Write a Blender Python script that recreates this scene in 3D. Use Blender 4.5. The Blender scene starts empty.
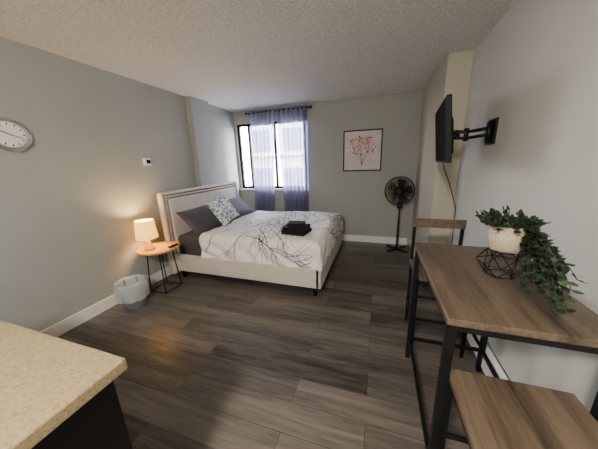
import bpy, bmesh, math, random
from mathutils import Vector, Matrix, noise
random.seed(7)
scene=bpy.context.scene
# ---------------------------------------------------------------- helpers
def lin(c):
    return tuple(((v/255)/12.92 if v/255<=.04045 else ((v/255+.055)/1.055)**2.4) for v in c)+(1,)
def new_mat(name):
    m=bpy.data.materials.new(name); m.use_nodes=True
    nt=m.node_tree; b=nt.nodes['Principled BSDF']; return m,nt,b
def N(nt,t,**kw):
    n=nt.nodes.new(t)
    for k,v in kw.items(): setattr(n,k,v)
    return n
def coords(nt,scale=(1,1,1),rot=(0,0,0)):
    tc=N(nt,'ShaderNodeTexCoord'); mp=N(nt,'ShaderNodeMapping')
    mp.inputs['Scale'].default_value=scale; mp.inputs['Rotation'].default_value=rot
    nt.links.new(tc.outputs['Object'],mp.inputs[0]); return mp.outputs[0]
def simple(name,col,rough=.6,metal=0,var=.08,nscale=12,bump=0,bscale=60,spec=.5,emis=None,es=0,alpha=None,sheen=0):
    m,nt,b=new_mat(name); c=lin(col)
    v=coords(nt); no=N(nt,'ShaderNodeTexNoise'); no.inputs['Scale'].default_value=nscale; no.inputs['Detail'].default_value=4
    nt.links.new(v,no.inputs['Vector'])
    r=N(nt,'ShaderNodeValToRGB'); r.color_ramp.elements[0].position=.3; r.color_ramp.elements[1].position=.7
    r.color_ramp.elements[0].color=tuple(x*(1-var) for x in c[:3])+(1,)
    r.color_ramp.elements[1].color=tuple(min(1,x*(1+var)) for x in c[:3])+(1,)
    nt.links.new(no.outputs['Fac'],r.inputs[0]); nt.links.new(r.outputs[0],b.inputs['Base Color'])
    b.inputs['Roughness'].default_value=rough; b.inputs['Metallic'].default_value=metal
    b.inputs['Specular IOR Level'].default_value=spec
    if sheen: b.inputs['Sheen Weight'].default_value=sheen
    if bump:
        n2=N(nt,'ShaderNodeTexNoise'); n2.inputs['Scale'].default_value=bscale; n2.inputs['Detail'].default_value=3
        nt.links.new(v,n2.inputs['Vector'])
        bp=N(nt,'ShaderNodeBump'); bp.inputs['Strength'].default_value=bump; bp.inputs['Distance'].default_value=.01
        nt.links.new(n2.outputs['Fac'],bp.inputs['Height']); nt.links.new(bp.outputs[0],b.inputs['Normal'])
    if emis: b.inputs['Emission Color'].default_value=lin(emis); b.inputs['Emission Strength'].default_value=es
    return m
def wood(name,c1,c2,rough=.45,axis='Y',plank=None,dark=None):
    """streaky wood; grain along axis; optional plank=(len,width)"""
    m,nt,b=new_mat(name); L=nt.links
    rot=(0,0,0) if axis=='X' else (0,0,math.pi/2)
    v=coords(nt,(1,1,1),rot)
    fac=None
    if plank:
        br=N(nt,'ShaderNodeTexBrick'); br.offset=.37; br.offset_frequency=2
        br.inputs['Scale'].default_value=1; br.inputs['Brick Width'].default_value=plank[0]; br.inputs['Row Height'].default_value=plank[1]
        br.inputs['Mortar Size'].default_value=.0014; br.inputs['Mortar Smooth'].default_value=.1
        br.inputs['Color1'].default_value=(0,0,0,1); br.inputs['Color2'].default_value=(1,1,1,1); br.inputs['Mortar'].default_value=(.5,.5,.5,1)
        L.new(v,br.inputs['Vector'])
        sc=N(nt,'ShaderNodeVectorMath',operation='MULTIPLY_ADD'); sc.inputs[1].default_value=(7,3,5)
        L.new(br.outputs['Color'],sc.inputs[0]); L.new(v,sc.inputs[2]); src=sc.outputs[0]
    else: src=v
    def streak(s,detail,dist):
        mp=N(nt,'ShaderNodeMapping'); mp.inputs['Scale'].default_value=s; L.new(src,mp.inputs[0])
        n=N(nt,'ShaderNodeTexNoise'); n.inputs['Scale'].default_value=1; n.inputs['Detail'].default_value=detail; n.inputs['Roughness'].default_value=.65
        n.inputs['Distortion'].default_value=dist; L.new(mp.outputs[0],n.inputs['Vector']); return n.outputs['Fac']
    a=streak((1.3,14,14),6,.6); f=streak((5,90,90),4,.2)
    mx=N(nt,'ShaderNodeMix'); mx.data_type='FLOAT'; mx.inputs[0].default_value=.35; L.new(a,mx.inputs[2]); L.new(f,mx.inputs[3])
    out=mx.outputs[0]
    if plank:
        ad=N(nt,'ShaderNodeMath',operation='MULTIPLY_ADD'); ad.inputs[1].default_value=.2; L.new(br.outputs['Color'],ad.inputs[0]); L.new(out,ad.inputs[2])
        sb=N(nt,'ShaderNodeMath',operation='SUBTRACT'); sb.inputs[1].default_value=.1; L.new(ad.outputs[0],sb.inputs[0]); out=sb.outputs[0]
    r=N(nt,'ShaderNodeValToRGB'); e=r.color_ramp.elements; e[0].position=.33; e[1].position=.68; e[0].color=lin(c1); e[1].color=lin(c2)
    L.new(out,r.inputs[0]); col=r.outputs[0]
    if plank:
        m2=N(nt,'ShaderNodeMix'); m2.data_type='RGBA'; L.new(br.outputs['Fac'],m2.inputs[0]); L.new(col,m2.inputs[6]); m2.inputs[7].default_value=lin(dark); col=m2.outputs[2]
    L.new(col,b.inputs['Base Color'])
    b.inputs['Roughness'].default_value=rough
    bp=N(nt,'ShaderNodeBump'); bp.inputs['Strength'].default_value=.12; bp.inputs['Distance'].default_value=.004
    L.new(f,bp.inputs['Height']); L.new(bp.outputs[0],b.inputs['Normal'])
    return m
def link(o,parent=None,ploc=None):
    scene.collection.objects.link(o)
    if parent is not None:
        o.parent=parent; o.matrix_parent_inverse=Matrix.Translation(-Vector(parent.location))
    return o
def empty(name,loc):
    e=bpy.data.objects.new(name,None); e.empty_display_size=.1; e.location=loc; scene.collection.objects.link(e); return e
def from_bm(name,bm,mats,parent=None,smooth=False,bevel=0):
    me=bpy.data.meshes.new(name); bm.normal_update(); bm.to_mesh(me); bm.free()
    for m in (mats if isinstance(mats,(list,tuple)) else [mats]): me.materials.append(m)
    if smooth:
        for p in me.polygons: p.use_smooth=True
    o=bpy.data.objects.new(name,me); link(o,parent)
    if bevel:
        md=o.modifiers.new('bev','BEVEL'); md.width=bevel; md.segments=3; md.limit_method='ANGLE'
    return o
def abox(bm,lo,hi,mi=0,M=None):
    vs=[bm.verts.new((x,y,z)) for x in (lo[0],hi[0]) for y in (lo[1],hi[1]) for z in (lo[2],hi[2])]
    if M: 
        for v in vs: v.co=M@v.co
    for f in ((0,1,3,2),(4,6,7,5),(0,4,5,1),(2,3,7,6),(0,2,6,4),(1,5,7,3)):
        bm.faces.new([vs[i] for i in f]).material_index=mi
def box(name,lo,hi,mat,parent=None,bevel=0,M=None):
    bm=bmesh.new(); abox(bm,lo,hi,0,M); return from_bm(name,bm,mat,parent,False,bevel)
def boxes(name,lst,mats,parent=None,bevel=0):
    bm=bmesh.new()
    for l in lst: abox(bm,l[0],l[1],l[2] if len(l)>2 else 0)
    return from_bm(name,bm,mats,parent,False,bevel)
def frame_of(d):
    d=Vector(d).normalized(); u=d.cross(Vector((0,0,1)))
    if u.length<1e-3: u=Vector((1,0,0))
    u.normalize(); return u,d.cross(u)
def acyl(bm,p0,p1,r0,r1=None,n=16,mi=0,cap=True):
    r1=r0 if r1 is None else r1; p0=Vector(p0);p1=Vector(p1);u,w=frame_of(p1-p0)
    a=[bm.verts.new(p0+(u*math.cos(2*math.pi*i/n)+w*math.sin(2*math.pi*i/n))*r0) for i in range(n)]
    b=[bm.verts.new(p1+(u*math.cos(2*math.pi*i/n)+w*math.sin(2*math.pi*i/n))*r1) for i in range(n)]
    for i in range(n):
        f=bm.faces.new((a[i],a[(i+1)%n],b[(i+1)%n],b[i])); f.material_index=mi; f.smooth=True
    if cap:
        bm.faces.new(a[::-1]).material_index=mi; bm.faces.new(b).material_index=mi
def cyl(name,p0,p1,r0,mat,parent=None,r1=None,n=24,cap=True):
    bm=bmesh.new(); acyl(bm,p0,p1,r0,r1,n,0,cap); return from_bm(name,bm,mat,parent)
def atube(bm,pts,r,n=8,closed=False,mi=0):
    pts=[Vector(p) for p in pts]; rings=[]; k=len(pts)
    for i,p in enumerate(pts):
        if closed: d=pts[(i+1)%k]-pts[i-1]
        else: d=pts[min(i+1,k-1)]-pts[max(i-1,0)]
        u,w=frame_of(d)
        if rings and u.dot(pu)<0: u=-u;w=-w
        pu=u
        rings.append([bm.verts.new(p+(u*math.cos(2*math.pi*j/n)+w*math.sin(2*math.pi*j/n))*r) for j in range(n)])
    for i in range(k if closed else k-1):
        a=rings[i];b=rings[(i+1)%k]
        for j in range(n):
            f=bm.faces.new((a[j],a[(j+1)%n],b[(j+1)%n],b[j])); f.smooth=True; f.material_index=mi
    if not closed:
        bm.faces.new(rings[0][::-1]).material_index=mi; bm.faces.new(rings[-1]).material_index=mi
def lathe(bm,prof,c,n=32,mi=0,wob=None):
    rings=[]
    for r,z in prof:
        rings.append([bm.verts.new((c[0]+r*(1+(wob(j/n,z) if wob else 0))*math.cos(2*math.pi*j/n),c[1]+r*(1+(wob(j/n,z) if wob else 0))*math.sin(2*math.pi*j/n),c[2]+z)) for j in range(n)])
    for a,b in zip(rings,rings[1:]):
        for j in range(n):
            f=bm.faces.new((a[j],a[(j+1)%n],b[(j+1)%n],b[j])); f.smooth=True; f.material_index=mi
    return rings
def ring_pts(c,r,axis_u,axis_w,n=40):
    return [Vector(c)+(axis_u*math.cos(2*math.pi*i/n)+axis_w*math.sin(2*math.pi*i/n))*r for i in range(n)]
# ---------------------------------------------------------------- dims
XL,YB,XC,XR,H=-2.71,4.33,.60,.81,2.44
YF=-2.0; YC=2.98; T=.12
# ---------------------------------------------------------------- materials
def wallmat(name,col,bump=.25):
    return simple(name,col,rough=.75,var=.03,nscale=1.5,bump=bump,bscale=90,spec=.25)
m_wl=wallmat('paint_greige',(160,162,157)); m_wr=wallmat('paint_light',(198,197,192)); m_wc=wallmat('paint_warm_lit',(184,178,164))  # last one, right pillar: warm light falling on it is tinted into the wall colour
m_ceil,nt,b=new_mat('popcorn_ceiling')
v=coords(nt); n1=N(nt,'ShaderNodeTexNoise'); n1.inputs['Scale'].default_value=55; n1.inputs['Detail'].default_value=5; n1.inputs['Roughness'].default_value=.7
nt.links.new(v,n1.inputs['Vector']); r=N(nt,'ShaderNodeValToRGB'); r.color_ramp.elements[0].position=.35; r.color_ramp.elements[1].position=.62
r.color_ramp.elements[0].color=lin((202,200,196)); r.color_ramp.elements[1].color=lin((236,235,232))
nt.links.new(n1.outputs[0],r.inputs[0]); nt.links.new(r.outputs[0],b.inputs['Base Color'])
bp=N(nt,'ShaderNodeBump'); bp.inputs['Strength'].default_value=.7; bp.inputs['Distance'].default_value=.012
nt.links.new(n1.outputs[0],bp.inputs['Height']); nt.links.new(bp.outputs[0],b.inputs['Normal']); b.inputs['Roughness'].default_value=.9
m_floor=wood('vinyl_plank',(42,38,35),(114,106,98),rough=.34,axis='X',plank=(1.22,.18),dark=(26,24,22))
m_trim=simple('trim_white',(230,230,226),rough=.4,var=.02)
m_table=wood('rustic_wood',(46,37,29),(118,101,82),rough=.42,axis='Y')
m_black=simple('black_metal',(12,12,13),rough=.45,var=.1,spec=.3)
m_cream=simple('cream_upholstery',(204,196,183),rough=.7,var=.04,bump=.2,bscale=250,sheen=.2)
m_dark=simple('dark_plastic',(8,8,9),rough=.5,spec=.2)
m_gold=wood('bamboo_wood',(170,122,62),(208,160,94),rough=.4,axis='X')
m_gray=simple('gray_sheet',(66,63,70),rough=.85,var=.06,bump=.2,bscale=30,sheen=.1)
m_white=simple('duvet_white',(242,239,234),rough=.85,var=.03,bump=.15,bscale=20,sheen=.1)
m_branch=simple('branch_print',(36,33,34),rough=.9); m_branch2=simple('branch_print_grey',(158,154,150),rough=.9)
m_nail=simple('nailhead_bronze',(84,72,60),rough=.35,metal=.3)
m_chrome=simple('brushed_metal',(160,160,160),rough=.35,metal=.6)
m_face=simple('clock_face',(236,236,230),rough=.5,var=.01)
# ---------------------------------------------------------------- shell
box('floor',(XL-T,YF-T,-.1),(XR+T,YB+T,0),m_floor)
box('ceiling',(XL-T,YF-T,H),(XR+T,YB+T,H+.1),m_ceil)
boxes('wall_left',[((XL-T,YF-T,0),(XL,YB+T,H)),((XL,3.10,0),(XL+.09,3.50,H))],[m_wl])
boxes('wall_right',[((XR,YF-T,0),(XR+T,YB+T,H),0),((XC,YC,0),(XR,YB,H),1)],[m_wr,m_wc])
box('wall_front',(XL,YF-T,0),(XR,YF,H),m_wr)
wx0,wx1,wz0,wz1=-2.66,-1.28,.98,2.21
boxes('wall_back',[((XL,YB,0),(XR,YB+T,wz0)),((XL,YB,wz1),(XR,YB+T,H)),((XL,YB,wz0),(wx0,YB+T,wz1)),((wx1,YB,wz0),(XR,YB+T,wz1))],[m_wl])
# baseboards
box('baseboard_left',(XL,YF,0),(XL+.015,3.10,.125),m_trim,bevel=.004)
box('baseboard_back',(XL+.02,YB-.015,0),(XC-.06,YB,.12),m_trim,bevel=.004)
# baseboard heaters (right wall and pillar)
def heater(name,x,y0,y1,d=.065,h=.17):
    bm=bmesh.new()
    abox(bm,(x-.012,y0,.02),(x,y1,h))                 # back plate
    abox(bm,(x-d,y0,.05),(x-d+.008,y1,h-.035))        # front cover
    abox(bm,(x-d*.75,y0,h-.012),(x,y1,h))             # top lip
    abox(bm,(x-d,y0-.012,0),(x,y0,h)); abox(bm,(x-d,y1,0),(x,y1+.012,h))
    abox(bm,(x-d*.7,y0,.075),(x-.02,y1,.11),1)
    return from_bm(name,bm,[m_trim,m_dark],None,False,.002)
heater('baseboard_heater',XR,.35,2.6)
box('baseboard_right',(XC-.012,YC,0),(XC,YB-.02,.12),m_trim,bevel=.004)
# ---------------------------------------------------------------- window
win=empty('window_1',(-1.97,YB,wz0))
fr=.045
bm=bmesh.new(); y0,y1=YB+.03,YB+.085
abox(bm,(wx0,y0,wz0),(wx1,y1,wz0+fr)); abox(bm,(wx0,y0,wz1-fr),(wx1,y1,wz1))
for x in (wx0,-2.44,-1.9,wx1-fr): abox(bm,(x,y0,wz0),(x+fr,y1,wz1))
from_bm('frame',bm,m_dark,win,False,.004)
box('sill',(wx0-.03,YB-.04,wz0-.03),(wx1+.03,YB+.03,wz0-.001),m_trim,win,.004)
m_glass,nt,b=new_mat('window_glass')
tr=N(nt,'ShaderNodeBsdfTransparent'); gl=N(nt,'ShaderNodeBsdfGlossy'); gl.inputs['Roughness'].default_value=.02; ms=N(nt,'ShaderNodeMixShader'); ms.inputs[0].default_value=.05
nt.links.new(tr.outputs[0],ms.inputs[1]); nt.links.new(gl.outputs[0],ms.inputs[2]); nt.links.new(ms.outputs[0],nt.nodes['Material Output'].inputs[0])
box('glass',(wx0+.01,YB+.055,wz0+.01),(wx1-.01,YB+.059,wz1-.01),m_glass,win)
# building outside
m_conc=simple('facade_concrete',(205,202,198),rough=.9,var=.06); m_bwin=simple('facade_glass',(96,106,120),rough=.3)
bm=bmesh.new(); abox(bm,(-7.5,13,-12),(6,20,16))
for k in range(-6,8):
    for i in range(7):
        x=-7.0+i*1.9; z=k*2.1
        abox(bm,(x,12.96,z),(x+1.1,13.0,z+1.2),1)
    abox(bm,(-7.5,12.7,k*2.1-.25),(6,13,k*2.1-.1))
from_bm('apartment_building',bm,[m_conc,m_bwin])
# curtains
m_cur,nt,b=new_mat('sheer_curtain'); L=nt.links
b.inputs['Base Color'].default_value=lin((136,136,160)); b.inputs['Roughness'].default_value=.9
tl=N(nt,'ShaderNodeBsdfTranslucent'); tl.inputs[0].default_value=lin((146,145,176)); tr=N(nt,'ShaderNodeBsdfTransparent'); tr.inputs[0].default_value=(.90,.90,.98,1)
v=coords(nt,(1,1,.1)); no=N(nt,'ShaderNodeTexNoise'); no.inputs['Scale'].default_value=40; L.new(v,no.inputs[0])
mp=N(nt,'ShaderNodeMapRange'); mp.inputs[3].default_value=.06; mp.inputs[4].default_value=.30; L.new(no.outputs[0],mp.inputs[0])
m1=N(nt,'ShaderNodeMixShader'); m1.inputs[0].default_value=.5; L.new(b.outputs[0],m1.inputs[1]); L.new(tl.outputs[0],m1.inputs[2])
m2=N(nt,'ShaderNodeMixShader'); L.new(mp.outputs[0],m2.inputs[0]); L.new(m1.outputs[0],m2.inputs[1]); L.new(tr.outputs[0],m2.inputs[2]); L.new(m2.outputs[0],nt.nodes['Material Output'].inputs[0])
cur=empty('curtains',(-1.75,4.24,2.37))
def curtain(name,xa,xb,xa2,xb2,folds,ph):
    bm=bmesh.new(); nx,nz=140,30; g=[]
    for j in range(nz+1):
        w=j/nz; z=2.405-w*(2.405-.47); a=xa+(xa2-xa)*w; bb=xb+(xb2-xb)*w; row=[]
        for i in range(nx+1):
            u=i/nx; amp=.03+.012*math.sin(w*3)
            uu=u+.012*math.sin(w*5+u*9)
            row.append(bm.verts.new((a+(bb-a)*u,4.235+amp*math.sin(uu*folds*2*math.pi+ph)+.008*math.sin(u*61+w*4),z)))
        g.append(row)
    for j in range(nz):
        for i in range(nx):
            f=bm.faces.new((g[j][i],g[j][i+1],g[j+1][i+1],g[j+1][i])); f.smooth=True
    return from_bm(name,bm,m_cur,cur)
curtain('panel_1',-2.31,-1.80,-2.33,-1.93,6,.4); curtain('panel_2',-1.79,-1.20,-1.70,-1.22,7,1.1)
bm=bmesh.new(); acyl(bm,(-2.36,4.235,2.365),(-1.14,4.235,2.365),.011)
for x in (-2.37,-1.13): bmesh.ops.create_uvsphere(bm,u_segments=12,v_segments=8,radius=.022,matrix=Matrix.Translation((x,4.235,2.365)))
for x in (-2.34,-1.17): abox(bm,(x-.008,4.235,2.355),(x+.008,YB,2.375))
from_bm('rod',bm,m_black,cur)
# ---------------------------------------------------------------- BED
bed=empty('bed',(-1.6,3.12,0))
by0,by1=2.29,3.96; FX=.05
# frame
bm=bmesh.new()
abox(bm,(-2.54,by0,.10),(-.60+FX,by0+.05,.33)); abox(bm,(-2.54,by1-.05,.10),(-.60+FX,by1,.33)); abox(bm,(-.65+FX,by0,.10),(-.585+FX,by1,.34))
from_bm('frame_rails',bm,m_cream,bed,False,.012)
bm=bmesh.new()
for x in (-2.45,-.66+FX):
    for y in (by0+.04,by1-.04): acyl(bm,(x,y,0),(x,y,.12),.022,.03)
acyl(bm,(-1.5,3.12,0),(-1.5,3.12,.2),.03)
from_bm('legs',bm,m_dark,bed)
box('slats',(-2.54,by0+.05,.22),(-.65+FX,by1-.05,.26),m_dark,bed)
# headboard
bm=bmesh.new(); hx0,hx1=-2.615,-2.54; hy0,hy1=2.25,3.97; HT=1.155
abox(bm,(hx0,hy0,.05),(hx1,hy1,HT))
hb=from_bm('headboard',bm,m_cream,bed,False,.02)
box('headboard_panel',(hx1-.01,hy0+.10,.3),(hx1+.022,hy1-.10,HT-.10),m_cream,bed,.02)
bm=bmesh.new()
def nail(y,z): bmesh.ops.create_icosphere(bm,subdivisions=1,radius=.0105,matrix=Matrix.Translation((hx1+.003,y,z)))
k=int((hy1-hy0-.1)/.028)
for i in range(k+1):
    y=hy0+.04+(hy1-hy0-.08)*i/k; nail(y,HT-.04)
for i in range(30):
    z=HT-.04-.028*i; nail(hy0+.04,z); nail(hy1-.04,z)
k=int((hy1-hy0-.17)/.028)
for i in range(k+1): nail(hy0+.085+(hy1-hy0-.17)*i/k,HT-.08)
for i in range(28):
    z=HT-.08-.028*i; nail(hy0+.085,z); nail(hy1-.085,z)
from_bm('nailhead_trim',bm,m_nail,bed)
# mattress with grey fitted sheet
box('mattress',(-2.52,2.355,.26),(-.67+FX,3.885,.575),m_gray,bed,.05)
# duvet
X0,LX,TOP,RR=-2.10,1.47,.620,.075; WY0,WY1=2.385,3.865
def drape(s,t):
    ox=max(0,s-LX); oy=max(0,WY0-t,t-WY1); sy=-1 if t<WY0 else 1
    def g(o):
        q=RR*math.pi/2
        return (RR*math.sin(o/RR),RR*(1-math.cos(o/RR))) if o<q else (RR,RR+o-q)
    hx,vx=g(ox); hy,vy=g(oy)
    dz=max(vx,vy)
    p=Vector((X0+min(s,LX)+hx, min(max(t,WY0),WY1)+sy*hy, TOP-dz))
    n=noise.noise(Vector((s*2.2,t*2.2,.3)))*.024+noise.noise(Vector((s*6,t*5,2)))*.014
    if dz<.03: p.z+=n+.012*math.sin(min(1,(s)/.25)*math.pi/2)
    else:
        k=.016*math.sin((s+t)*22+3*noise.noise(Vector((s*3,t*3,1))))*min(1,dz/.15)+.006
        if vy>=vx: p.y+=sy*k
        if vx>=vy: p.x+=k+.01
        p.z+=n*max(0,1-dz/.1)
    return p
def drape_n(s,t):
    e=.004; a=drape(s+e,t)-drape(s-e,t); b=drape(s,t+e)-drape(s,t-e); n=a.cross(b)
    return n.normalized() if n.length>1e-9 else Vector((0,0,1))
DROP=.34
bm=bmesh.new(); ns,ntt=110,130; S1=LX+DROP; T0,T1=WY0-DROP,WY1+DROP; g=[]
for i in range(ns+1):
    row=[]
    for j in range(ntt+1):
        s=S1*i/ns; t=T0+(T1-T0)*j/ntt; row.append(bm.verts.new(drape(s,t)))
    g.append(row)
for i in range(ns):
    for j in range(ntt):
        f=bm.faces.new((g[i][j],g[i+1][j],g[i+1][j+1],g[i][j+1])); f.smooth=True
duv=from_bm('duvet',bm,m_white,bed,True)
md=duv.modifiers.new('sol','SOLIDIFY'); md.thickness=.02; md.offset=-1
# printed branches
bm=bmesh.new()
def ribbon(pts,w,mi):
    prev=None
    for i,(s,t) in enumerate(pts):
        if not(0.005<s<S1-.005 and T0+.005<t<T1-.005): prev=None; continue
        if s>LX and (t<WY0 or t>WY1): prev=None; continue
        a=pts[max(0,i-1)];b=pts[min(len(pts)-1,i+1)]; dx,dy=b[0]-a[0],b[1]-a[1]; l=math.hypot(dx,dy) or 1
        ww=w*(1-.65*i/len(pts)); nx,ny=-dy/l*ww,dx/l*ww; n=drape_n(s,t)*.005
        v1=bm.verts.new(drape(s+nx,t+ny)+n); v2=bm.verts.new(drape(s-nx,t-ny)+n)
        if prev: bm.faces.new((prev[0],prev[1],v2,v1)).material_index=mi
        prev=(v1,v2)
def branch(s,t,a,ln,w,depth,mi):
    pts=[(s,t)]; n=max(4,int(ln/.018)); 
    for i in range(n):
        a+=random.uniform(-.12,.12); s+=math.cos(a)*ln/n; t+=math.sin(a)*ln/n; pts.append((s,t))
        if depth>0 and i>2 and random.random()<.14:
            branch(s,t,a+random.choice((-1,1))*random.uniform(.35,.7),ln*random.uniform(.35,.6),w*.7,depth-1,mi)
    ribbon(pts,w,mi)
for q in range(8):
    branch(random.uniform(.0,S1),random.uniform(T0,T1),random.uniform(0,6.28),random.uniform(.5,1.0),.006,2,1)
for q in range(4):
    for w_ in range(4):
        branch(S1*(q+.5+random.uniform(-.4,.4))/4,T0+(T1-T0)*(w_+.5+random.uniform(-.4,.4))/4,random.uniform(0,6.28),random.uniform(.7,1.1),.0055,2,0)
from_bm('duvet_branch_print',bm,[m_branch,m_branch2],bed)
# pillows
def pillow(name,c,w,h,th,M,mats,parent=bed,n=26):
    bm=bmesh.new(); top=[];bot=[]
    for i in range(n+1):
        rt=[];rb=[]
        for j in range(n+1):
            u=-1+2*i/n; v=-1+2*j/n
            f=(max(0,1-abs(u)**2.6)**.55)*(max(0,1-abs(v)**2.6)**.55)
            x=u*w/2*(1-.07*(1-v*v)*abs(u)); y=v*h/2*(1-.07*(1-u*u)*abs(v))
            wr=noise.noise(Vector((u*2,v*2,c[1])))*.15
            a=bm.verts.new((x,y,th/2*f*(1+wr)))
            b2=a if (i in(0,n) or j in(0,n)) else bm.verts.new((x,y,-th/2*f*(1-wr)))
            rt.append(a);rb.append(b2)
        top.append(rt);bot.append(rb)
    for i in range(n):
        for j in range(n):
            bm.faces.new((top[i][j],top[i+1][j],top[i+1][j+1],top[i][j+1]))
            try: bm.faces.new((bot[i][j],bot[i][j+1],bot[i+1][j+1],bot[i+1][j]))
            except ValueError: pass
    bm.transform(Matrix.Translation(c)@M)
    return from_bm(name,bm,mats,parent,True)
def lean(deg,twist=0,roll=0):
    B=Matrix(((0,0,1,0),(1,0,0,0),(0,1,0,0),(0,0,0,1)))
    return Matrix.Rotation(math.radians(twist),4,'Z')@Matrix.Rotation(math.radians(-deg),4,'Y')@B@Matrix.Rotation(math.radians(roll),4,'Z')
m_pil=simple('pillow_grey',(70,67,75),rough=.85,var=.05,bump=.2,bscale=25,sheen=.1)
pillow('pillow_1',(-2.30,2.72,.725),.72,.47,.18,lean(46,0),m_pil)
pillow('pillow_2',(-2.30,3.50,.725),.72,.47,.18,lean(46,0),m_pil)
m_cush,nt,b=new_mat('cushion_pattern'); L=nt.links
v=coords(nt,(1,1,1)); wv=N(nt,'ShaderNodeTexVoronoi'); wv.inputs['Scale'].default_value=16; wv.feature='DISTANCE_TO_EDGE'; L.new(v,wv.inputs['Vector'])
r=N(nt,'ShaderNodeValToRGB'); r.color_ramp.interpolation='CONSTANT'; r.color_ramp.elements[0].color=lin((236,238,238)); r.color_ramp.elements[1].position=.09; r.color_ramp.elements[1].color=lin((134,154,168))
L.new(wv.outputs['Distance'],r.inputs[0]); L.new(r.outputs[0],b.inputs['Base Color']); b.inputs['Roughness'].default_value=.9
pillow('throw_cushion',(-2.12,2.90,.835),.42,.42,.14,lean(30,-8,14),m_cush)
# towels
tw=empty('folded_towels',(-.90,2.60,.61)); m_tow=simple('black_towel',(14,14,16),rough=.95,bump=.5,bscale=300)
z=.645
for i,(w,d,hh) in enumerate(((.30,.25,.045),(.29,.24,.045),(.20,.16,.04))):
    bm=bmesh.new(); M=Matrix.Translation((-.90,2.60,z))@Matrix.Rotation(.12*(i-1),4,'Z')
    for k in range(2): abox(bm,(-w/2,-d/2,k*hh/2),(w/2,d/2,(k+1)*hh/2-.002),0,M)
    from_bm('towel_%d'%(i+1),bm,m_tow,tw,False,.009); z+=hh
# ---------------------------------------------------------------- side table
st=empty('side_table',(-2.46,2.02,0)); sx,sy,sz=-2.45,2.02,.52
bm=bmesh.new(); lathe(bm,[(.001,-.012),(.205,-.012),(.225,-.005),(.228,.018),(.220,.018),(.214,.002),(.001,.0)],(sx,sy,sz),48); from_bm('tray_top',bm,m_gold,st)
bm=bmesh.new()
for k in range(4):
    a=math.pi/4+k*math.pi/2; a2=a+math.pi/2
    p=Vector((sx+.17*math.cos(a),sy+.17*math.sin(a),0))
    q0=Vector((sx+.13*math.cos(a),sy+.13*math.sin(a),sz-.012))
    atube(bm,[q0,p+Vector((0,0,.007))],.007)
    p2=Vector((sx+.17*math.cos(a2),sy+.17*math.sin(a2),.007)); atube(bm,[p+Vector((0,0,.007)),p2],.006)
atube(bm,ring_pts((sx,sy,sz-.02),.14,Vector((1,0,0)),Vector((0,1,0))),.006,closed=True)
from_bm('legs',bm,m_black,st)
box('remote_control',(-2.36,2.06,sz+.001),(-2.32,2.19,sz+.018),m_dark,None,.004)
# lamp
lp=empty('table_lamp',(-2.53,1.96,sz)); lx,ly=-2.53,1.96
bm=bmesh.new(); lathe(bm,[(.001,.0),(.055,.0),(.058,.012),(.045,.03),(.03,.075),(.026,.11),(.012,.13),(.008,.17)],(lx,ly,sz+.002),32); from_bm('base',bm,m_gold,lp)
m_shade=simple('lamp_shade',(235,205,140),rough=.8,emis=(255,180,70),es=2.6)
bm=bmesh.new(); lathe(bm,[(.115,.15),(.095,.36)],(lx,ly,sz),40); o=from_bm('shade',bm,m_shade,lp,True); md=o.modifiers.new('s','SOLIDIFY'); md.thickness=.002
m_bulb=simple('bulb_lit',(255,240,210),emis=(255,200,130),es=25)
bm=bmesh.new(); bmesh.ops.create_uvsphere(bm,u_segments=12,v_segments=8,radius=.025,matrix=Matrix.Translation((lx,ly,sz+.22))); from_bm('bulb',bm,m_bulb,lp,True)
def plight(name,loc,power,col,rad):
    l=bpy.data.lights.new(name,'POINT'); l.energy=power; l.color=col; l.shadow_soft_size=rad; o=bpy.data.objects.new(name,l); o.location=loc; scene.collection.objects.link(o); return o
plight('lamp_light',(lx,ly,sz+.29),22,(1,.66,.28),.04)
# ---------------------------------------------------------------- trash bin
tb=empty('trash_bin',(-2.47,1.63,0)); tx,ty=-2.47,1.63
m_bin=simple('bin_plastic',(112,114,117),rough=.5); m_bag,nt,b=new_mat('plastic_bag'); b.inputs['Base Color'].default_value=lin((220,223,226)); b.inputs['Roughness'].default_value=.3; b.inputs['Alpha'].default_value=.58
v=coords(nt); no=N(nt,'ShaderNodeTexNoise'); no.inputs['Scale'].default_value=30; nt.links.new(v,no.inputs[0]); bp=N(nt,'ShaderNodeBump'); bp.inputs['Strength'].default_value=.8; nt.links.new(no.outputs[0],bp.inputs['Height']); nt.links.new(bp.outputs[0],b.inputs['Normal'])
bm=bmesh.new(); lathe(bm,[(.001,.0),(.10,.0),(.105,.01),(.13,.28),(.135,.285),(.128,.28),(.10,.02),(.001,.02)],(tx,ty,0),40); from_bm('bin',bm,m_bin,tb)
bm=bmesh.new()
wob=lambda a,z:.04*math.sin(a*2*math.pi*7+z*20)+.03*math.sin(a*2*math.pi*13+z*50)
lathe(bm,[(.10,.06),(.12,.25),(.128,.295),(.142,.298),(.152,.27),(.154,.22),(.15,.15),(.14,.10)],(tx,ty,0),72,0,wob); from_bm('bag_liner',bm,m_bag,tb,True)
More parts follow.
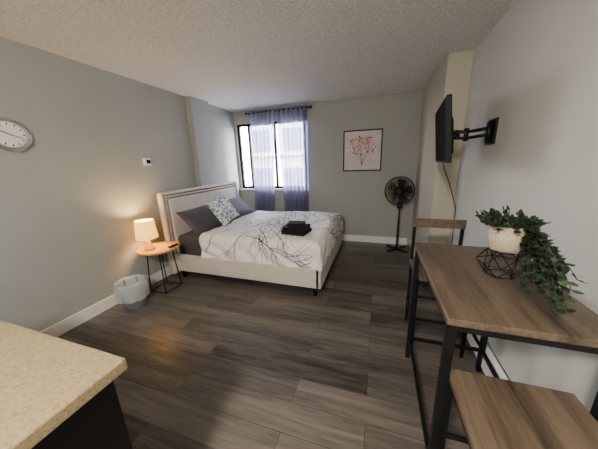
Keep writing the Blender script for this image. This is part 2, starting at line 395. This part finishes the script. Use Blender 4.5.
# ---------------------------------------------------------------- wall clock
ck=empty('wall_clock',(XL,1.15,1.74)); cy,cz=1.15,1.74
U,W=Vector((0,1,0)),Vector((0,0,1))
bm=bmesh.new(); acyl(bm,(XL,cy,cz),(XL+.03,cy,cz),.112,.112,48); atube(bm,ring_pts((XL+.028,cy,cz),.108,U,W,56),.016,10,True); from_bm('rim',bm,m_chrome,ck)
cyl('face',(XL+.029,cy,cz),(XL+.032,cy,cz),.097,m_face,ck,n=48)
bm=bmesh.new()
for k in range(12):
    a=k*math.pi/6; M=Matrix.Translation((XL+.0325,cy,cz))@Matrix.Rotation(a,4,'X'); abox(bm,(0,-.003,.07),(.002,.003,.086),0,M)
for a,l,w in ((1.1,.055,.003),(-1.9,.075,.002)):
    M=Matrix.Translation((XL+.035,cy,cz))@Matrix.Rotation(a,4,'X'); abox(bm,(0,-w,-.015),(.002,w,l),0,M)
from_bm('hands_and_marks',bm,m_dark,ck)
# thermostat
th=empty('thermostat',(XL,2.29,1.53)); box('body',(XL,2.235,1.485),(XL+.025,2.335,1.575),m_trim,th,.006); box('screen',(XL+.0252,2.27,1.51),(XL+.027,2.325,1.555),m_dark,th)
# ---------------------------------------------------------------- painting
pa=empty('framed_painting',(-.27,YB,1.62)); px0,px1,pz0,pz1=-.585,.045,1.285,1.95
bm=bmesh.new(); f=.018
for lo,hi in (((px0,YB-.035,pz0),(px0+f,YB,pz1)),((px1-f,YB-.035,pz0),(px1,YB,pz1)),((px0,YB-.035,pz0),(px1,YB,pz0+f)),((px0,YB-.035,pz1-f),(px1,YB,pz1))): abox(bm,lo,hi)
from_bm('frame',bm,m_dark,pa)
m_can=simple('canvas_offwhite',(206,199,196),rough=.8,var=.08,nscale=9)
box('canvas',(px0+f,YB-.022,pz0+f),(px1-f,YB,pz1-f),m_can,pa)
pinks=[simple('paint_pink_%d'%i,c,rough=.8) for i,c in enumerate(((176,116,120),(202,160,160),(134,72,78),(218,190,188)))]+[simple('paint_stem',(128,104,92),rough=.8)]
bm=bmesh.new(); cx=-.27; rnd=random.Random(3)
for i in range(210):
    a=rnd.uniform(0,6.28); rr=math.sqrt(rnd.random()); x=cx+.23*rr*math.cos(a); z=1.70+.16*rr*math.sin(a)
    s=rnd.uniform(.006,.015); vs=[bm.verts.new((x+s*(1+.3*rnd.random())*math.cos(k*.9),YB-.0225-.00002*i,z+s*(1+.3*rnd.random())*math.sin(k*.9))) for k in range(7)]
    bm.faces.new(vs).material_index=rnd.choice((0,0,1,1,2,3,3))
for k in range(9):
    x1=cx+(k-4)*.035; z1=1.62+.02*(k%3)
    pts=[(cx+(x1-cx)*t**1.5,1.36+(z1-1.36)*t) for t in (0,.25,.5,.75,1)]
    for (a,b2),(c2,d) in zip(pts,pts[1:]):
        vs=[bm.verts.new(p) for p in ((a-.002,YB-.0224,b2),(a+.002,YB-.0224,b2),(c2+.002,YB-.0224,d),(c2-.002,YB-.0224,d))]; bm.faces.new(vs).material_index=4
from_bm('flower_paint',bm,pinks,pa)
# ---------------------------------------------------------------- fan
fn=empty('pedestal_fan',(.34,4.03,0)); fx,fy,fz=.335,4.03,.98
bm=bmesh.new()
for a in (math.pi/4,-math.pi/4):
    c=Vector((fx+.02,fy+.03,.015)); M=Matrix.Translation(c)@Matrix.Rotation(a,4,'Z'); abox(bm,(-.21,-.018,-.015),(.21,.018,.008),0,M)
acyl(bm,(fx+.02,fy+.03,.02),(fx+.02,fy+.03,.07),.035,.02); acyl(bm,(fx+.02,fy+.03,.05),(fx+.02,fy+.03,.55),.014); acyl(bm,(fx+.02,fy+.03,.5),(fx+.02,fy+.03,.92),.010)
abox(bm,(fx-.02,fy-.015,.70),(fx+.06,fy+.075,.80)); 
from_bm('stand',bm,m_black,fn,False,.003)
d=Vector((-.12,-1,0)).normalized(); u=Vector((0,0,1)).cross(d).normalized(); w=Vector((0,0,1)); c=Vector((fx,fy,fz))
bm=bmesh.new(); acyl(bm,c-d*.02,c-d*.14,.06,.045); acyl(bm,c+d*.05,c+d*.075,.045,.035); atube(bm,[c-d*.08,Vector((fx+.02,fy+.03,.9))],.02); from_bm('motor',bm,m_black,fn)
bm=bmesh.new(); atube(bm,ring_pts(c,.215,u,w,48),.009,8,True)
for k in range(1,8): 
    r_=.215*k/8; atube(bm,ring_pts(c+d*.06*math.sqrt(1-(k/8)**2),r_,u,w,40),.002,5,True)
for k in range(44):
    a=k*2*math.pi/44; e=u*math.cos(a)+w*math.sin(a)
    atube(bm,[c+e*.215,c+e*.19+d*.035,c+e*.11+d*.055,c+e*.035+d*.06],.002,5)
    atube(bm,[c+e*.215,c+e*.19-d*.035,c+e*.05-d*.07],.002,5)
from_bm('guard',bm,m_black,fn)
bm=bmesh.new()
for k in range(5):
    a0=k*2*math.pi/5; pts=[]
    for rr,da,tw2 in ((.04,-.4,-.012),(.04,.4,.012),(.12,.55,.02),(.19,.52,.014),(.195,-.2,-.01),(.12,-.3,-.016)):
        e=u*math.cos(a0+da)+w*math.sin(a0+da); pts.append(bm.verts.new(c+e*rr+d*tw2))
    bm.faces.new(pts)
from_bm('blades',bm,simple('fan_blades',(26,26,29),rough=.35),fn)
# ---------------------------------------------------------------- TV
tv=empty('wall_mounted_tv',(.475,2.3,1.63))
M=Matrix.Translation((.475,2.30,1.645))@Matrix.Rotation(math.radians(-6),4,'Z')@Matrix.Rotation(math.radians(-6),4,'Y')
box('body',(-.012,-.365,-.22),(.022,.365,.22),m_dark,tv,.006,M)
box('rear_housing',(.022,-.24,-.16),(.05,.24,.08),m_dark,tv,.01,M)
m_scr=simple('tv_screen',(3,3,4),rough=.5,var=0,spec=.02); box('screen',(-.0135,-.352,-.205),(-.0125,.352,.208),m_scr,tv,0,M)
bm=bmesh.new()
abox(bm,(.05,-.11,-.11),(.062,.11,.11),0,M)
abox(bm,(XR-.015,2.20,1.55),(XR,2.34,1.73)); 
atube(bm,[(.53,2.30,1.63),(.60,2.30,1.63)],.02,8)
for dz in (-.018,.03):
    atube(bm,[(.57,2.30,1.63+dz),(.68,2.42,1.63+dz),(.69,2.42,1.63+dz)],.013,8); atube(bm,[(.68,2.42,1.63+dz),(.79,2.27,1.64+dz)],.013,8)
acyl(bm,(.68,2.42,1.59),(.68,2.42,1.69),.018); acyl(bm,(.785,2.27,1.57),(.785,2.27,1.71),.02)
from_bm('wall_arm',bm,m_black,tv)
bm=bmesh.new(); atube(bm,[(.53,2.45,1.5),(.58,2.55,1.36),(.68,2.7,1.2),(.79,2.82,.95),(.802,2.84,.6),(.802,2.84,.3),(.802,2.84,.18)],.004,6); from_bm('cable',bm,m_black,tv)
# ---------------------------------------------------------------- bar table
tbx0,tbx1,tby0,tby1,tz=.26,.76,.85,1.69,.9125
t=empty('bar_table',((tbx0+tbx1)/2,1.27,0))
box('top',(tbx0,tby0,tz-.028),(tbx1,tby1,tz),m_table,t,.003)
bm=bmesh.new(); s=.03; zt=tz-.028
for x in (tbx0+.006,tbx1-.006-s):
    for y in (tby0+.006,tby1-.006-s): abox(bm,(x,y,0),(x+s,y+s,zt))
for x in (tbx0+.006,tbx1-.006-s):
    abox(bm,(x+.003,tby0+.03,zt-.028),(x+s-.003,tby1-.03,zt)); abox(bm,(x+.005,tby0+.03,.16),(x+s-.005,tby1-.03,.18))
for y in (tby0+.006,tby1-.006-s): abox(bm,(tbx0+.03,y+.003,zt-.028),(tbx1-.03,y+s-.003,zt))
abox(bm,(tbx0+.03,tby1-.03,.16),(tbx1-.03,tby1-.01,.18))
from_bm('metal_frame',bm,m_black,t,False,.002)
# chairs
def chair(name,x0,x1,y0,y1,back,zs=.62,ztop=.985):
    e=empty(name,((x0+x1)/2,(y0+y1)/2,0)); s=.024
    box('seat',(x0,y0,zs-.024),(x1,y1,zs),m_table,e,.003)
    bm=bmesh.new()
    for x in (x0+.004,x1-.004-s):
        for y in (y0+.004,y1-.004-s):
            isb=back and y>(y0+y1)/2
            if isb: abox(bm,(x,y1+.001,0),(x+s,y1+s,ztop-.005))
            else: abox(bm,(x,y,0),(x+s,y+s,zs-.024))
        abox(bm,(x+.002,y0+.01,zs-.05),(x+s-.002,y1,zs-.024)); abox(bm,(x+.003,y0+.01,.2),(x+s-.003,y1+.002,.218))
    for y in (y0+.004,y1-.004-s):
        abox(bm,(x0+.01,y+.002,zs-.05),(x1-.01,y+s-.002,zs-.024))
    abox(bm,(x0+.01,y0+.006,.26),(x1-.01,y0+.024,.278)); abox(bm,(x0+.01,y1-.018,.26),(x1-.01,y1,.278))
    if back:
        abox(bm,(x0+.01,y1+.004,zs+.13),(x1-.01,y1+s-.004,zs+.148))
    from_bm('metal_frame',bm,m_black,e,False,.002)
    if back: box('backrest',(x0,y1-.008,ztop-.075),(x1,y1+.0005+.0,ztop),m_table,e,.002)
    return e
chair('bar_chair',.30,.68,1.76,2.12,True)
chair('bar_stool',.312,.716,.52,.945,False)
# ---------------------------------------------------------------- plant on wire stand
cx,cy=.575,1.28
pl=empty('potted_plant',(cx,cy,tz))
bm=bmesh.new()
def hexa(r,z,o): return [Vector((cx+r*math.cos(o+k*math.pi/3),cy+r*math.sin(o+k*math.pi/3),z)) for k in range(6)]
A=hexa(.055,tz+.003,0);B=hexa(.098,tz+.062,math.pi/6);Cc=hexa(.062,tz+.125,0)
for k in range(6):
    for p,q in ((A[k],A[(k+1)%6]),(Cc[k],Cc[(k+1)%6]),(B[k],B[(k+1)%6]),(A[k],B[k]),(A[(k+1)%6],B[k]),(Cc[k],B[k]),(Cc[(k+1)%6],B[k])): atube(bm,[p,q],.0026,6)
from_bm('geometric_wire_stand',bm,m_black,pl)
zb=tz+.1285
m_pot=simple('ceramic_pot',(190,176,150),rough=.6,bump=.5,bscale=60)
bm=bmesh.new(); wob=lambda a,z:.012*math.sin(a*2*math.pi*24)
lathe(bm,[(.001,0),(.054,0),(.060,.006),(.070,.118),(.064,.118),(.058,.10),(.001,.10)],(cx,cy,zb),96,0,wob); from_bm('pot',bm,m_pot,pl)
cyl('soil',(cx,cy,zb+.1),(cx,cy,zb+.104),.06,simple('soil',(50,38,28),rough=1),pl)
m_leaf=simple('leaf_green',(28,43,28),rough=.5,var=.35,nscale=25); m_leaf2=simple('leaf_light',(60,82,54),rough=.5,var=.2); m_stem=simple('stem',(54,60,38),rough=.7)
bmL=bmesh.new(); bmS=bmesh.new(); rnd=random.Random(11)
def leaf(p,d,ln,wd):
    d=Vector(d).normalized(); u,w=frame_of(d); a=rnd.uniform(-.8,.8); u2=u*math.cos(a)+w*math.sin(a); n=d.cross(u2)
    P=[(0,0),(.25,.42),(.55,.5),(.85,.25),(1,0),(.85,-.25),(.55,-.5),(.25,-.42)]
    vs=[]
    for s_,t_ in P:
        q=p+d*ln*s_+u2*wd*t_+n*(abs(t_)*.2*wd-.12*ln*s_*s_)
        q.x=min(q.x,XR-.004); q.z=max(q.z,tz+.003) if (tbx0<q.x<tbx1) else q.z
        vs.append(bmL.verts.new(q))
    mi=0 if rnd.random()<.75 else 1
    for f in ((0,1,7),(1,2,6,7),(2,3,5,6),(3,4,5)):
        bmL.faces.new([vs[i] for i in f]).material_index=mi
for k in range(70):
    a=rnd.uniform(0,6.28); el=rnd.uniform(.1,1.3); ln=rnd.uniform(.06,.12)
    d0=Vector((math.cos(a)*math.cos(el),math.sin(a)*math.cos(el),math.sin(el)*.6)); p0=Vector((cx,cy,zb+.105))+Vector((math.cos(a),math.sin(a),0))*.03
    p1=p0+d0*ln; atube(bmS,[p0,(p0+p1)/2+Vector((0,0,.008)),p1],.0014,5)
    for j in range(5): leaf(p0+d0*ln*(.45+.14*j),d0+Vector((rnd.uniform(-.9,.9),rnd.uniform(-.9,.9),rnd.uniform(-.3,.5))),rnd.uniform(.02,.032),rnd.uniform(.015,.022))
# trailing stems over the right side, down to the table
for k in range(38):
    tgt=Vector((rnd.uniform(.59,.70),rnd.uniform(.95,1.26),tz+rnd.uniform(.008,.15)))
    p0=Vector((cx+.035,cy-.01,zb+.11)); mid=Vector(((p0.x*.3+tgt.x*.7)+.03,(p0.y*.55+tgt.y*.45),zb+rnd.uniform(.06,.14)))
    pts=[]
    for i in range(13):
        t_=i/12; q=p0*(1-t_)**2+mid*2*t_*(1-t_)+tgt*t_**2; q.x=min(q.x,XR-.02); pts.append(q)
    atube(bmS,pts,.0014,5)
    for i in range(3,13):
        for j in range(2): leaf(pts[i],(pts[i]-pts[i-1]).normalized()*.5+Vector((rnd.uniform(-1,1),rnd.uniform(-1,1),rnd.uniform(-.6,.6))),rnd.uniform(.022,.034),rnd.uniform(.016,.024))
from_bm('leaves',bmL,[m_leaf,m_leaf2],pl); from_bm('stems',bmS,m_stem,pl)
# ---------------------------------------------------------------- kitchen counter
kc=empty('kitchen_counter',(-1.3,0,0))
m_cab=simple('cabinet_black',(12,11,12),rough=.5,spec=.3)
m_lam,nt,b=new_mat('laminate_beige_speckled'); v=coords(nt); L=nt.links
n1=N(nt,'ShaderNodeTexNoise'); n1.inputs['Scale'].default_value=130; n1.inputs['Detail'].default_value=6; n1.inputs['Roughness'].default_value=.75; L.new(v,n1.inputs['Vector'])
r=N(nt,'ShaderNodeValToRGB'); e=r.color_ramp.elements; e[0].position=.34; e[0].color=lin((116,98,70)); e[1].position=.62; e[1].color=lin((170,151,116)); x=e.new(.46); x.color=lin((150,132,98))
L.new(n1.outputs[0],r.inputs[0]); L.new(r.outputs[0],b.inputs['Base Color']); b.inputs['Roughness'].default_value=.42
box('countertop',(-1.95,-.55,.88),(-.685,.39,.92),m_lam,kc,.006)
boxes('cabinet',[((-1.93,-.53,.10),(-.715,.36,.88)),((-1.9,-.5,0),(-.76,.33,.10))],[m_cab],kc,.003)
# ---------------------------------------------------------------- lights
LX_,LY_=-.45,-1.0
cl=empty('ceiling_light',(LX_,LY_,H)); m_dome=simple('lit_glass_dome',(255,250,240),emis=(255,246,233),es=380)
bm=bmesh.new(); lathe(bm,[(.19,-.02),(.185,-.05),(.15,-.085),(.09,-.105),(.001,-.112)],(LX_,LY_,H),40); from_bm('dome',bm,m_dome,cl)
bm=bmesh.new(); lathe(bm,[(.001,0),(.20,0),(.20,-.022),(.19,-.022)],(LX_,LY_,H-.0005),40); from_bm('base',bm,m_chrome,cl)
wd=bpy.data.worlds.new('World'); scene.world=wd; wd.use_nodes=True; nt=wd.node_tree; bg=nt.nodes['Background']
sk=nt.nodes.new('ShaderNodeTexSky'); sk.sky_type='NISHITA'; sk.sun_disc=False; sk.sun_elevation=math.radians(40); sk.sun_rotation=math.radians(140)
hs=nt.nodes.new('ShaderNodeHueSaturation'); hs.inputs['Saturation'].default_value=.3
nt.links.new(sk.outputs[0],hs.inputs['Color']); nt.links.new(hs.outputs[0],bg.inputs[0]); bg.inputs[1].default_value=18
al=bpy.data.lights.new('window_portal','AREA'); al.shape='RECTANGLE'; al.size=wx1-wx0; al.size_y=wz1-wz0; al.cycles.is_portal=True
ao=bpy.data.objects.new('window_portal',al); ao.location=((wx0+wx1)/2,YB+.11,(wz0+wz1)/2); ao.rotation_euler=(math.radians(-90),0,0); scene.collection.objects.link(ao)
# ---------------------------------------------------------------- camera
yaw,pit,rol,h=.3219,.2561,-.0337,1.4637
cy_,sy_,cp,sp=math.cos(yaw),math.sin(yaw),math.cos(pit),math.sin(pit)
F=Vector((-sy_*cp,cy_*cp,-sp)); R0=Vector((cy_,sy_,0)); U0=R0.cross(F)
R=R0*math.cos(rol)+U0*math.sin(rol); Uu=-R0*math.sin(rol)+U0*math.cos(rol)
cd=bpy.data.cameras.new('camera'); cd.sensor_fit='HORIZONTAL'; cd.sensor_width=36; cd.lens=237.15/598*36; cd.clip_start=.02
co=bpy.data.objects.new('camera',cd); Mx=Matrix((R,Uu,-F)).transposed().to_4x4(); Mx.translation=(0,0,h); co.matrix_world=Mx
scene.collection.objects.link(co); scene.camera=co
